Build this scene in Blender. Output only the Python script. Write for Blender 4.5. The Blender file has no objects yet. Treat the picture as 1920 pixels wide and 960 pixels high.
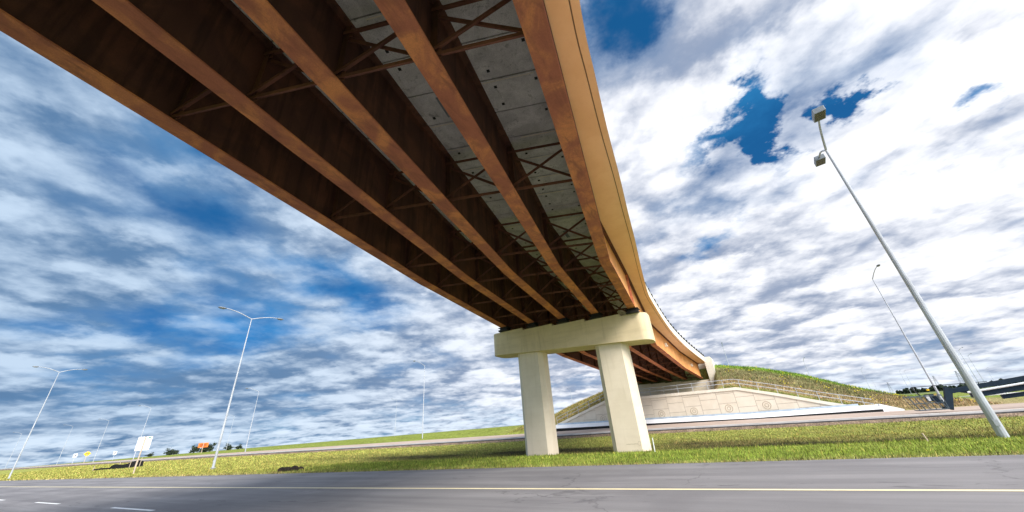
import bpy, math, random
import numpy as np
from mathutils import Vector, Matrix
random.seed(7); RNG=np.random.default_rng(7)
sc=bpy.context.scene
PI=math.pi
# ------------------------------------------------------------------ camera
CAMH=1.5
cd=bpy.data.cameras.new('camera'); cam=bpy.data.objects.new('camera',cd); sc.collection.objects.link(cam)
cd.sensor_width=36; cd.lens=36*649.97/1920; cd.clip_end=8000; cd.clip_start=0.05
p_,r_=math.radians(26.008),math.radians(-4.828)
Fv=Vector((0,math.cos(p_),math.sin(p_))); R0=Vector((1,0,0)); U0=R0.cross(Fv)
Rv=R0*math.cos(r_)+U0*math.sin(r_); Uv=-R0*math.sin(r_)+U0*math.cos(r_)
M=Matrix(((Rv.x,Uv.x,-Fv.x,0),(Rv.y,Uv.y,-Fv.y,0),(Rv.z,Uv.z,-Fv.z,CAMH),(0,0,0,1)))
cam.matrix_world=M; sc.camera=cam
sc.render.resolution_x=1024; sc.render.resolution_y=512
sc.view_settings.view_transform='Standard'; sc.view_settings.look='None'
sc.view_settings.exposure=0.68; sc.view_settings.gamma=1
SUN_AZ,SUN_EL=math.radians(148),math.radians(40)
# ------------------------------------------------------------------ world: sky + cloud deck
w=bpy.data.worlds.new("World"); sc.world=w; w.use_nodes=True
nt=w.node_tree; nt.nodes.clear()
class G:
    def __init__(s,nt): s.nt=nt
    def n(s,t,**k):
        x=s.nt.nodes.new(t)
        for a,b in k.items(): setattr(x,a,b)
        return x
    def put(s,sock,v):
        if isinstance(v,bpy.types.NodeSocket): s.nt.links.new(v,sock)
        elif v is not None:
            if sock.type=='RGBA' and len(v)==3: v=(*v,1)
            sock.default_value=v
    def m(s,op,a,b=None,c=None,clamp=False):
        x=s.n('ShaderNodeMath',operation=op,use_clamp=clamp); s.put(x.inputs[0],a)
        if b is not None: s.put(x.inputs[1],b)
        if c is not None: s.put(x.inputs[2],c)
        return x.outputs[0]
    def mix(s,f,a,b,bt='MIX'):
        x=s.n('ShaderNodeMix',data_type='RGBA',blend_type=bt); s.put(x.inputs[0],f); s.put(x.inputs[6],a); s.put(x.inputs[7],b); return x.outputs[2]
    def noise(s,vec,scale,detail=5,rough=.55,dist=0.,lac=2.):
        x=s.n('ShaderNodeTexNoise'); s.put(x.inputs['Vector'],vec); x.inputs['Scale'].default_value=scale
        x.inputs['Detail'].default_value=detail; x.inputs['Roughness'].default_value=rough; x.inputs['Distortion'].default_value=dist
        x.inputs['Lacunarity'].default_value=lac
        return x.outputs[0]
    def ss(s,v,lo,hi,a=0.,b=1.):
        x=s.n('ShaderNodeMapRange',interpolation_type='SMOOTHSTEP'); s.put(x.inputs[0],v)
        for i,q in enumerate((lo,hi,a,b)): s.put(x.inputs[i+1],q)
        return x.outputs[0]
    def mapping(s,vec,loc=(0,0,0),rot=(0,0,0),sca=(1,1,1)):
        x=s.n('ShaderNodeMapping'); s.put(x.inputs[0],vec); x.inputs[1].default_value=loc; x.inputs[2].default_value=rot; x.inputs[3].default_value=sca
        return x.outputs[0]
    def comb(s,x_,y_,z_=0.):
        x=s.n('ShaderNodeCombineXYZ'); s.put(x.inputs[0],x_); s.put(x.inputs[1],y_); s.put(x.inputs[2],z_); return x.outputs[0]
    def sep(s,v):
        x=s.n('ShaderNodeSeparateXYZ'); s.put(x.inputs[0],v); return x.outputs
g=G(nt)
tc=g.n('ShaderNodeTexCoord').outputs['Generated']
sky=g.n('ShaderNodeTexSky',sky_type='NISHITA'); sky.sun_disc=False; sky.sun_elevation=SUN_EL; sky.sun_rotation=SUN_AZ
sky.air_density=1.0; sky.dust_density=.6; sky.ozone_density=3.5
dx,dy,dz=g.sep(tc)
zc=g.m('MAXIMUM',dz,0.0)
den=g.m('ADD',zc,0.19)
uv=g.comb(g.m('DIVIDE',dx,den),g.m('DIVIDE',dy,den),0.)
wn=g.n('ShaderNodeTexNoise'); g.put(wn.inputs['Vector'],uv); wn.inputs['Scale'].default_value=3.2; wn.inputs['Detail'].default_value=6; wn.inputs['Roughness'].default_value=.62
va=g.n('ShaderNodeVectorMath',operation='MULTIPLY_ADD'); g.put(va.inputs[0],wn.outputs['Color']); va.inputs[1].default_value=(.62,.62,0); g.put(va.inputs[2],uv)
vb=g.n('ShaderNodeVectorMath',operation='ADD'); g.put(vb.inputs[0],va.outputs[0]); vb.inputs[1].default_value=(-.31,-.31,0); uvd=vb.outputs[0]
def gau(cx,cy,rx,ry,ang=0):   # soft patch on the cloud plane
    v=g.mapping(uvd,loc=(-cx,-cy,0)); v=g.mapping(v,rot=(0,0,-ang)); v=g.mapping(v,sca=(1/rx,1/ry,1))
    l=g.n('ShaderNodeVectorMath',operation='LENGTH'); g.put(l.inputs[0],v)
    return g.ss(l.outputs['Value'],1.6,0.)
hden=g.m('ADD',zc,.24)
cv=g.comb(g.m('DIVIDE',dx,hden),g.m('DIVIDE',dy,hden),g.m('MULTIPLY',g.m('LOGARITHM',g.m('ADD',zc,.06),2.718),.80))
nA=g.noise(g.mapping(cv,loc=(1.3,.4,.7)),1.35,8,.54,.1)
nB=g.noise(g.mapping(cv,loc=(3.1,7.7,2)),3.0,10,.54,.12)
nB2=g.noise(g.mapping(cv,loc=(3.16,7.66,2.09)),3.0,10,.54,.12)
nC=g.noise(g.mapping(cv,loc=(9.1,1.7,5)),7.5,8,.56,.12)
nC2=g.noise(g.mapping(cv,loc=(9.12,1.69,5.04)),7.5,8,.56,.12)
relief=g.m('ADD',g.m('MULTIPLY',g.m('SUBTRACT',nB,nB2),1.0),g.m('MULTIPLY',g.m('SUBTRACT',nC,nC2),.7))
wq=g.n('ShaderNodeTexNoise'); g.put(wq.inputs['Vector'],cv); wq.inputs['Scale'].default_value=6.; wq.inputs['Detail'].default_value=5; wq.inputs['Roughness'].default_value=.6
wr_=g.n('ShaderNodeVectorMath',operation='MULTIPLY_ADD'); g.put(wr_.inputs[0],wq.outputs['Color']); wr_.inputs[1].default_value=(.22,.22,.22); g.put(wr_.inputs[2],cv)
def vor(loc):
    v=g.n('ShaderNodeTexVoronoi',feature='F1'); g.put(v.inputs['Vector'],g.mapping(wr_.outputs[0],loc=loc,sca=(1,1,1.5))); v.inputs['Scale'].default_value=2.6
    v.inputs['Detail'].default_value=1.5; v.inputs['Roughness'].default_value=.5
    return v.outputs['Distance']
pf=g.m('SUBTRACT',.50,vor((0,0,0))); pf2=g.m('SUBTRACT',.50,vor((0,0,.085)))
relief=g.m('ADD',relief,g.m('ADD',g.m('MULTIPLY',pf,.45),g.m('MULTIPLY',g.m('SUBTRACT',pf,pf2),1.0)))
# deep blue openings
holes=g.m('MULTIPLY',gau(.24,.45,.11,.16),.24)
for a in ((.80,.84,.20,.05,.9,.33),(.97,.66,.08,.05,.5,.40),(.93,1.42,.08,.18,.3,.26),(.66,.80,.05,.15,.3,.28),(1.24,.72,.06,.06,0,.30),(-.9,.7,.5,.22,-.5,.13),(-1.2,1.7,.9,.35,.0,.17),(-.85,1.35,.4,.15,.3,.12)):
    if a[5]: holes=g.m('ADD',holes,g.m('MULTIPLY',gau(*a[:5]),a[5]))
cov=g.m('SUBTRACT',g.m('ADD',g.m('MULTIPLY',nA,.72),g.m('ADD',g.m('MULTIPLY',nB,.36),g.m('MULTIPLY',pf,.14))),holes)
leftness=g.ss(dx,.25,-.75)                     # the western sky is bluer
cov=g.m('SUBTRACT',cov,g.m('MULTIPLY',leftness,.06))
mask=g.ss(cov,.15,.47)
# light on the clouds
vm=g.n('ShaderNodeVectorMath',operation='DOT_PRODUCT'); g.put(vm.inputs[0],tc); gd=Vector((.80,.30,.46)).normalized(); vm.inputs[1].default_value=gd
glow=g.ss(vm.outputs['Value'],.80,1.0)
shade=g.m('ADD',g.m('MULTIPLY',nB,1.15),g.m('MULTIPLY',nC,.55))
shade=g.m('ADD',g.m('SUBTRACT',shade,.06),g.m('MULTIPLY',glow,.50))
shade=g.m('SUBTRACT',g.m('ADD',shade,relief),g.m('MULTIPLY',leftness,.05))
sh=g.ss(shade,.08,1.25)
dark=g.mix(leftness,(.28,.34,.47),(.10,.20,.36))
lit=g.mix(leftness,(.95,.96,1.0),(.50,.63,.79))
cc=g.mix(sh,dark,lit)
# clouds near the sun, mostly out of view, brightened to add soft fill
vs_=g.n('ShaderNodeVectorMath',operation='DOT_PRODUCT'); g.put(vs_.inputs[0],tc); vs_.inputs[1].default_value=(math.sin(SUN_AZ)*math.cos(SUN_EL),math.cos(SUN_AZ)*math.cos(SUN_EL),math.sin(SUN_EL))
nearsun=g.ss(vs_.outputs['Value'],.55,1.0)
gain=g.m('ADD',1.0,g.m('MULTIPLY',nearsun,3.2)); cc=g.mix(1.0,cc,g.comb(gain,gain,gain),'MULTIPLY')
skyc=g.mix(1.0,sky.outputs[0],(.050,.125,.21),'MULTIPLY')
blue=g.mix(.78,skyc,g.mix(g.ss(nB,.35,.62),(.002,.075,.19),(.02,.19,.40)))
thin=g.mix(g.ss(cov,.20,.42),blue,g.mix(.45,blue,(.25,.42,.66)))
col=g.mix(mask,thin,cc)
# bright low band on the horizon
hz=g.m('MULTIPLY',g.ss(dz,.085,.0),g.ss(nC,.30,.62))
col=g.mix(g.m('MULTIPLY',hz,.75),col,(.72,.83,.95))
below=g.ss(dz,0.0,-.02)
col=g.mix(below,col,(.10,.11,.08))
col10=g.mix(1.0,col,(7.3,7.3,7.3),'MULTIPLY')
bg=g.n('ShaderNodeBackground'); g.put(bg.inputs[0],col10); bg.inputs[1].default_value=.1
nt.links.new(bg.outputs[0],g.n('ShaderNodeOutputWorld').inputs[0])
# ------------------------------------------------------------------ sun
sd=bpy.data.lights.new('sun','SUN'); sd.energy=2.7; sd.angle=math.radians(26); sd.color=(1,.93,.82)
so=bpy.data.objects.new('sun',sd); sc.collection.objects.link(so)
sv=Vector((math.sin(SUN_AZ)*math.cos(SUN_EL),math.cos(SUN_AZ)*math.cos(SUN_EL),math.sin(SUN_EL)))
so.rotation_euler=sv.to_track_quat('Z','Y').to_euler(); so.location=(0,0,60)

# ------------------------------------------------------------------ helpers
TH=-math.atan2(.467,.884)
D_=Vector((math.cos(TH),math.sin(TH),0)); N_=Vector((-math.sin(TH),math.cos(TH),0)); Z_=Vector((0,0,1))
def W(s,w,z=0): return D_*s+N_*w+Z_*z       # road frame -> world (s along the roads, w across)
class MB:
    def __init__(s): s.v=[];s.f=[];s.mi=[]
    def add(s,vs,fs,mi=0):
        b=len(s.v); s.v+= [tuple(q) for q in vs]; s.f+=[tuple(b+i for i in f) for f in fs]; s.mi+=[mi]*len(fs)
    def box(s,c,hx,hy,hz,X=Vector((1,0,0)),Y=Vector((0,1,0)),Z=Z_,mi=0):
        c=Vector(c); vs=[c+X*(a*hx)+Y*(b*hy)+Z*(e*hz) for e in(-1,1) for b in(-1,1) for a in(-1,1)]
        s.add(vs,[(0,2,3,1),(4,5,7,6),(0,1,5,4),(2,6,7,3),(0,4,6,2),(1,3,7,5)],mi)
    def bar(s,a,b,wd,ht,mi=0,up=Z_):
        a=Vector(a);b=Vector(b);X=(b-a); L=X.length; X=X/L; Y=up.cross(X)
        if Y.length<1e-4: Y=Vector((0,1,0)).cross(X)
        Y.normalize(); Zl=X.cross(Y)
        s.box((a+b)/2,L/2,wd/2,ht/2,X,Y,Zl,mi)
    def tube(s,pts,rad,n=8,mi=0,cap=True):
        pts=[Vector(p) for p in pts]
        if not isinstance(rad,(list,tuple)): rad=[rad]*len(pts)
        vs=[];prevY=None
        for i,p in enumerate(pts):
            t=(pts[min(i+1,len(pts)-1)]-pts[max(i-1,0)]).normalized()
            Y=prevY if prevY is not None else (Vector((0,0,1)) if abs(t.z)<.9 else Vector((1,0,0)))
            Y=(Y-t*Y.dot(t)).normalized(); prevY=Y; X=t.cross(Y)
            for k in range(n):
                a=2*PI*k/n; vs.append(p+Y*(math.cos(a)*rad[i])+X*(math.sin(a)*rad[i]))
        fs=[]
        for i in range(len(pts)-1):
            for k in range(n):
                k2=(k+1)%n; fs.append((i*n+k,i*n+k2,(i+1)*n+k2,(i+1)*n+k))
        if cap: fs.append(tuple(range(n-1,-1,-1))); fs.append(tuple((len(pts)-1)*n+k for k in range(n)))
        s.add(vs,fs,mi)
    def prism(s,poly,ztop,zbot,mi=0):      # poly: xy list ccw ; ztop/zbot numbers or functions
        n=len(poly); zt=ztop if callable(ztop) else (lambda p:ztop); zb=zbot if callable(zbot) else (lambda p:zbot)
        vs=[Vector((p[0],p[1],zb(p))) for p in poly]+[Vector((p[0],p[1],zt(p))) for p in poly]
        fs=[tuple(range(n-1,-1,-1)),tuple(range(n,2*n))]+[(i,(i+1)%n,n+(i+1)%n,n+i) for i in range(n)]
        s.add(vs,fs,mi)
    def sweep(s,rings,closed=True,mi=0,caps=True,mis=None):
        n=len(rings[0]);vs=[q for r in rings for q in r];b=[]
        for i in range(len(rings)-1):
            for k in range(n if closed else n-1):
                k2=(k+1)%n; b.append(((i*n+k,i*n+k2,(i+1)*n+k2,(i+1)*n+k),(mis[k] if mis else mi)))
        base=len(s.v); s.v+=[tuple(q) for q in vs]
        for f,m_ in b: s.f.append(tuple(base+i for i in f)); s.mi.append(m_)
        if closed and caps:
            s.f.append(tuple(base+i for i in range(n-1,-1,-1))); s.f.append(tuple(base+(len(rings)-1)*n+i for i in range(n))); s.mi+=[mi,mi]
    def build(s,name,mats,parent=None,origin=(0,0,0),smooth=False,rot=None,bevel=0):
        me=bpy.data.meshes.new(name); o3=Vector(origin)
        vs=[Vector(q)-o3 for q in s.v]
        me.from_pydata([tuple(q) for q in vs],[],s.f)
        if not isinstance(mats,(list,tuple)): mats=[mats]
        for m_ in mats: me.materials.append(m_)
        me.polygons.foreach_set('material_index',s.mi)
        me.update()
        import bmesh
        bm=bmesh.new(); bm.from_mesh(me); bmesh.ops.recalc_face_normals(bm,faces=bm.faces); bm.to_mesh(me); bm.free()
        if smooth:
            me.polygons.foreach_set('use_smooth',[True]*len(me.polygons))
        ob=bpy.data.objects.new(name,me); sc.collection.objects.link(ob)
        if parent: ob.parent=parent
        else: ob.location=o3
        if bevel:
            b=ob.modifiers.new('bevel','BEVEL'); b.width=bevel; b.segments=2; b.limit_method='ANGLE'; b.angle_limit=math.radians(40)
        return ob
def tag(o,label=None,cat=None,group=None,kind=None):
    if label: o['label']=label
    if cat: o['category']=cat
    if group: o['group']=group
    if kind: o['kind']=kind
    return o
def empty(name,loc,label,cat,group=None,rz=0):
    o=bpy.data.objects.new(name,None); sc.collection.objects.link(o); o.location=loc; o.rotation_euler=(0,0,rz); o.empty_display_size=.3
    return tag(o,label,cat,group)
def copytree(o,parent=None):
    c=o.copy(); sc.collection.objects.link(c)
    if parent: c.parent=parent
    for ch in list(o.children): copytree(ch,c)
    return c

# ------------------------------------------------------------------ materials
def mat(name,fn,rough=.8,metal=0,bump=None,spec=.3):
    m=bpy.data.materials.new(name); m.use_nodes=True; n=m.node_tree; b=n.nodes['Principled BSDF']; k=G(n)
    pos=k.n('ShaderNodeNewGeometry').outputs['Position']
    pr=k.mapping(pos,rot=(0,0,-TH))
    c,h=fn(k,pr)
    k.put(b.inputs['Base Color'],c)
    k.put(b.inputs['Roughness'],rough); b.inputs['Metallic'].default_value=metal; b.inputs['Specular IOR Level'].default_value=spec
    if h is not None:
        bu=k.n('ShaderNodeBump'); bu.inputs['Strength'].default_value=(bump or (.3,.01))[0]; bu.inputs['Distance'].default_value=(bump or (.3,.01))[1]
        k.put(bu.inputs['Height'],h); n.links.new(bu.outputs[0],b.inputs['Normal'])
    return m
def plain(name,c,rough=.6,metal=0,var=.12,scale=6):
    def f(k,p):
        n=k.noise(p,scale,6,.6); return k.mix(k.ss(n,.3,.7),tuple(x*(1-var) for x in c),tuple(min(1,x*(1+var)) for x in c)),n
    return mat(name,f,rough,metal,(.1,.003))
def f_rust(base,hot,dirt,hs=1.):
    def f(k,p):
        a=k.noise(p,1.1,6,.6,.6); b=k.noise(k.mapping(p,sca=(1,.35,1)),3.2,8,.65,.8); c=k.noise(p,34,4,.7)
        col=k.mix(k.ss(a,.40,.66),base,hot)
        col=k.mix(k.m('MULTIPLY',k.ss(b,.46,.70),.7),col,dirt)
        col=k.mix(k.m('MULTIPLY',k.ss(c,.35,.75),.30),col,tuple(x*.45 for x in base))
        return col,c
    return f
M_flange=mat('weathered_orange_steel',f_rust((.46,.16,.09),(.74,.29,.11),(.27,.10,.065)),.78,0,(.35,.004))
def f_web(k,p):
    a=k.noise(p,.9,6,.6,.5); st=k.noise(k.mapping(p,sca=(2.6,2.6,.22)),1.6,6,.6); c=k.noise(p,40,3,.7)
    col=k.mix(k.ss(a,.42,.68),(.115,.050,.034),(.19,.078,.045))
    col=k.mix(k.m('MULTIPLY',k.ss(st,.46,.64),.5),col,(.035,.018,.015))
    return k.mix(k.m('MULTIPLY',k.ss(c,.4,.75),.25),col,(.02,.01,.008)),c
M_web=mat('shade_dark_steel',f_web,.82,0,(.3,.004))  # darker copy of the girder steel, shade between beams put into the colour
def f_fascia(k,p):
    a=k.noise(p,.7,6,.6,.3); st=k.noise(k.mapping(p,sca=(2.2,2.2,.15)),1.8,6,.6)
    col=k.mix(k.ss(a,.35,.68),(.60,.27,.085),(.74,.37,.12))
    return k.mix(k.m('MULTIPLY',k.ss(st,.5,.7),.35),col,(.36,.14,.05)),a
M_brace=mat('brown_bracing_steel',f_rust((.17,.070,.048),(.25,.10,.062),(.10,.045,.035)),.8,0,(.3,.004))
M_fascia=mat('sunlit_orange_fascia_steel',f_fascia,.75,0,(.15,.004))  # brighter copy of the girder steel, sunlight put into the colour
def f_conc(c1,c2,st=(.3,.25,.17),sa=.25):
    def f(k,p):
        a=k.noise(p,.8,7,.6,.2); s_=k.noise(k.mapping(p,sca=(3,3,.25)),1.5,7,.6); c=k.noise(p,22,5,.7); e=k.noise(k.mapping(p,sca=(.3,.3,3.2)),1.1,4,.6)
        col=k.mix(k.ss(a,.32,.68),c1,c2)
        col=k.mix(k.m('MULTIPLY',k.ss(s_,.5,.75),sa),col,st)
        col=k.mix(k.m('MULTIPLY',k.ss(e,.5,.62),sa*.35),col,st)
        col=k.mix(k.m('MULTIPLY',k.ss(c,.5,.8),.14),col,tuple(x*.6 for x in c1))
        return col,k.m('ADD',c,k.m('MULTIPLY',a,.5))
    return f
M_pier=mat('cream_painted_concrete',f_conc((.74,.64,.50),(.80,.70,.56),(.45,.36,.24),.16),.75,0,(.18,.006))
M_cap=mat('shaded_mustard_cap_concrete',f_conc((.68,.56,.36),(.76,.63,.42),(.40,.31,.17),.40),.75,0,(.2,.006))  # pier concrete with shade below the deck put into its mustard tone
M_soffit=mat('bounce_tan_overhang_concrete',f_conc((.80,.60,.38),(.86,.67,.45),(.62,.42,.22),.15),.8,0,(.12,.004))  # warm bounce light put into the tan of this concrete
M_parapet=mat('pale_parapet_concrete',f_conc((.70,.66,.55),(.78,.73,.62)),.75,0,(.12,.004))
def f_deck(k,p):
    a=k.noise(p,1.2,8,.65,.6); b=k.noise(p,4.5,8,.65,1.2); c=k.noise(p,40,4,.7)
    col=k.mix(k.ss(a,.35,.65),(.56,.53,.54),(.80,.76,.77))
    col=k.mix(k.m('MULTIPLY',k.ss(b,.56,.66),.5),col,(.72,.71,.69))
    col=k.mix(k.m('MULTIPLY',k.ss(b,.44,.34),.5),col,(.17,.165,.16))
    return k.mix(k.m('MULTIPLY',k.ss(c,.4,.7),.35),col,(.13,.13,.13)),c
M_deck=mat('grey_precast_deck_concrete',f_deck,.85,0,(.3,.006))
M_black=plain('black_recess',(.012,.011,.010),.9)
M_wall=mat('cream_wall_panel',f_conc((.70,.62,.50),(.77,.69,.57),(.5,.43,.32),.12),.8,0,(.1,.004))
M_joint=plain('wall_joint_dark',(.26,.20,.14),.9)
M_emblem=plain('emblem_darker_concrete',(.50,.42,.31),.85)  # rings and stencil mark, one flat tone darker than the panels
M_coping=mat('cream_coping_concrete',f_conc((.76,.69,.57),(.82,.76,.65),(.5,.44,.34),.12),.8,0,(.1,.004))
M_barrier=mat('white_barrier_concrete',f_conc((.82,.82,.82),(.88,.88,.88),(.6,.62,.65),.15),.7,0,(.1,.004))
M_bluecap=plain('pale_blue_grey_rail_beam',(.50,.60,.70),.4,.3,.12,2)
M_galv=mat('galvanised_steel',lambda k,p:(k.mix(k.ss(k.noise(p,1.5,3,.5),.3,.7),(.40,.42,.46),(.50,.53,.58)),None),.6,0)
M_lens=plain('lamp_glass',(.10,.10,.09),.25)
M_head=plain('lamp_housing_grey',(.22,.24,.26),.5,.2)
M_railblk=plain('black_rail_metal',(.02,.022,.025),.5)
M_white=plain('white_sign_panel',(.82,.84,.86),.5,0,.04)
M_wood=plain('pale_timber',(.52,.42,.33),.8,0,.2,12)
M_yellow=plain('yellow_sign_panel',(.85,.55,.02),.5,0,.04)
M_orange=plain('orange_sign_panel',(.9,.20,.03),.5,0,.04)
M_blackp=plain('black_paint',(.015,.015,.015),.6)
M_fabric=plain('black_silt_fabric',(.010,.011,.013),.85,0,.3,8)
M_boom=plain('dark_blue_lift_paint',(.004,.017,.034),.6,0,.2,3)
M_boomw=plain('white_boom_tube',(.75,.78,.80),.4)
M_cagem=plain('grey_cage_tube',(.10,.13,.15),.5,.4)
M_rubber=plain('tyre_rubber',(.02,.02,.02),.9)
M_soil=plain('dark_soil',(.030,.021,.016),.95,0,.5,9)
def f_asph(k,p):
    x,y,z=k.sep(p)
    a=k.noise(k.mapping(p,sca=(.10,1.3,1)),1.2,6,.6,.3); c=k.noise(p,75,3,.75); b=k.noise(p,.22,5,.6,.4)
    cr=k.noise(k.mapping(p,sca=(.35,1.,1)),1.15,9,.6,1.6)
    col=k.mix(k.ss(a,.32,.68),(.185,.177,.180),(.255,.244,.245))
    col=k.mix(k.m('MULTIPLY',k.ss(b,.42,.66),.45),col,(.118,.112,.118))
    col=k.mix(k.m('MULTIPLY',k.ss(cr,.625,.69),.55),col,(.075,.072,.078))
    wv=k.n('ShaderNodeVectorMath',operation='MULTIPLY_ADD'); nn=k.n('ShaderNodeTexNoise'); k.put(nn.inputs['Vector'],p); nn.inputs['Scale'].default_value=1.3; nn.inputs['Detail'].default_value=7
    k.put(wv.inputs[0],nn.outputs['Color']); wv.inputs[1].default_value=(1.6,1.6,0); k.put(wv.inputs[2],p)
    vo=k.n('ShaderNodeTexVoronoi',feature='DISTANCE_TO_EDGE'); k.put(vo.inputs['Vector'],wv.outputs[0]); vo.inputs['Scale'].default_value=.16
    ck=k.m('MULTIPLY',k.ss(vo.outputs['Distance'],.007,.001),k.ss(k.noise(p,.35,3,.5),.46,.58))
    col=k.mix(k.m('MULTIPLY',ck,.45),col,(.05,.048,.05))
    tr=k.m('MULTIPLY',k.ss(k.m('ABSOLUTE',k.m('SINE',k.m('MULTIPLY',k.m('ADD',y,.4),1.68))),.55,.98),.22)
    col=k.mix(tr,col,(.125,.12,.125))
    col=k.mix(k.ss(c,.58,.72,0,.75),col,(.30,.29,.29))
    col=k.mix(k.ss(c,.42,.26,0,.75),col,(.055,.053,.055))
    return col,c
M_asph=mat('worn_asphalt',f_asph,.86,0,(.5,.006))
M_asph2=mat('dark_asphalt_strip',lambda k,p:(k.mix(k.ss(k.noise(p,3,6,.6),.35,.65),(.055,.052,.055),(.10,.095,.10)),None),.85)
def f_gravel(k,p):
    a=k.noise(k.mapping(p,sca=(.15,1,1)),1.3,6,.6); c=k.noise(p,14,4,.7)
    col=k.mix(k.ss(a,.3,.7),(.36,.27,.215),(.50,.40,.33))
    return k.mix(k.m('MULTIPLY',k.ss(c,.45,.7),.4),col,(.25,.18,.14)),c
M_gravel=mat('pinkish_beige_road_surface',f_gravel,.9,0,(.4,.01))
M_kerb=mat('kerb_concrete',f_conc((.52,.50,.48),(.62,.60,.58),(.3,.28,.26),.3),.85,0,(.2,.005))
M_linew=mat('white_road_paint',lambda k,p:(k.mix(k.ss(k.noise(p,30,6,.7),.62,.74),(.82,.82,.80),(.35,.34,.34)),None),.6)
M_liney=mat('pale_yellow_road_paint',lambda k,p:(k.mix(k.ss(k.noise(p,30,6,.7),.60,.72),(.88,.76,.46),(.36,.31,.22)),None),.6)
def f_grass(k,p):
    at=k.n('ShaderNodeAttribute',attribute_name='tint').outputs['Color']
    a=k.noise(p,1.6,7,.65,.4); c=k.noise(p,15,6,.75); b=k.noise(k.mapping(p,sca=(.12,.8,1)),1.5,5,.6)
    f1=k.ss(a,.3,.7,.72,1.25); f2=k.ss(c,.3,.72,.32,1.7); f3=k.ss(b,.3,.7,.85,1.15)
    ff=k.m('MULTIPLY',k.m('MULTIPLY',f1,f2),f3)
    return k.mix(1.0,at,k.comb(ff,ff,ff),'MULTIPLY'),k.m('ADD',c,k.m('MULTIPLY',a,.5))
M_grass=mat('rough_mown_grass',f_grass,.95,0,(.9,.05),.1)
M_blade=mat('grass_blade',lambda k,p:(k.n('ShaderNodeAttribute',attribute_name='tint').outputs['Color'],None),.8,0,None,.15)
M_leaf=mat('dark_leaves',lambda k,p:(k.mix(k.ss(k.noise(p,.8,4,.6),.35,.65),(.018,.030,.022),(.05,.07,.035)),None),.9)
M_bark=plain('bark',(.07,.05,.035),.9)

# ------------------------------------------------------------------ terrain
def ip(x,xs,ys): return np.interp(x,xs,ys)
def sm(x,a,b):
    t=np.clip((x-a)/(b-a),0,1); return t*t*(3-2*t)
def z2(s): return ip(s,[-420,-275,-95,-24,-8,0,9,16,60,120],[1.46,1.28,.58,.16,.1,0,-.1,-.2,-.3,-.3])
CO_S=[-60,-26,-24.8,-17.45,-16.0,1.5,5.31,10.12,14.6,40]
CO_Z=[.9,.9,1.07,3.47,3.95,3.82,2.75,1.24,-.02,-.2]
def cope(s): return ip(s,CO_S,CO_Z)
CR_S=[-60,-44,-36,-30.4,-24.5,-20,-14,-.3,5.65,10.7,16.1,21,30]
CR_Z=[1.3,1.5,2.0,2.97,4.77,5.95,8.0,8.07,6.82,5.18,2.74,.91,0.2]
def crest(s): return ip(s,CR_S,CR_Z)
def zfar(s): return ip(s,[-300,-90,-30,15,40,400],[1.2,1.15,1.38,.3,-.1,.2])
def terrain(s,w):
    s=np.asarray(s,float); w=np.asarray(w,float)
    road=z2(s)
    dfade=sm(s,-52,-22)*(.45)*(1-.35*sm(s,8,30))
    ditch=-dfade*np.clip(np.sin(np.clip((w-18.4)/(38-18.4),0,1)**.75*PI),0,1)
    blend=sm(w,19,40)
    a=.03*sm(w,14.2,15)*(1-sm(w,17,18.6))+ditch+(road-.26)*blend
    a=np.where(w<14,-.02+0*s,a)
    a=np.where((w>=13.0)&(w<14.6),-.03+.05*(w-13.0)/1.6,a)
    # under road 2
    r=road-.10
    far=zfar(s)
    be=road-.05+(far-road+.05)*sm(w,57,66)
    # embankment
    t=np.clip((w-57.35)/(70-57.35),0,1)
    lo=cope(s)-.22
    sh=np.clip(w-70,0,None)**2/(2*130.)
    ss_=s-sh
    cr=crest(ss_)
    emb=lo+(cr-lo)*t
    under=sm(s,-15.5,-14.2)*(1-sm(s,-1.6,-.3))
    emb=np.where(w<68.6,emb*(1-under)+np.minimum(emb,3.45)*under,emb)
    fade=1-sm(w,90,190)
    embw=np.where(w>70,cr*fade+far*(1-fade),emb)
    on=sm(s,-40,-27) ; onr=1-sm(s-sh,22,40)
    k=on*onr
    e=be*(1-k)+np.maximum(embw,be)*k
    # only behind the wall
    out=np.where(w<39.2,a,np.where(w<57.05,r,e))
    return out
def tz(s,w): return float(terrain(s,w))
def lines(vals):
    out=[]
    for a,b,st in vals: out+=list(np.arange(a,b,st))
    return np.array(sorted(set(np.round(out,3))))
sl=lines([(-3000,-600,200),(-600,-140,20),(-140,-50,3),(-50,45,.6),(45,140,4),(140,600,40),(600,3001,200)])
wl=np.array(sorted(set(np.round(np.concatenate([np.arange(-3000,-60,245),np.arange(-60,12,6),[12.9,13.9,14.1],np.arange(14.4,39.1,.5),[39.15,39.25,41,48,55.5,57.0,57.1],np.arange(57.4,76,.7),np.arange(76,200,4),np.arange(200,700,40),np.arange(700,4000,300)]),3))))
S,Wg=np.meshgrid(sl,wl,indexing='ij')
Zg=terrain(S,Wg)
Zg+=np.where((Wg>57.6)&(Wg<120)&(Zg>cope(S)-1),RNG.normal(size=Zg.shape)*.04,0)
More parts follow.
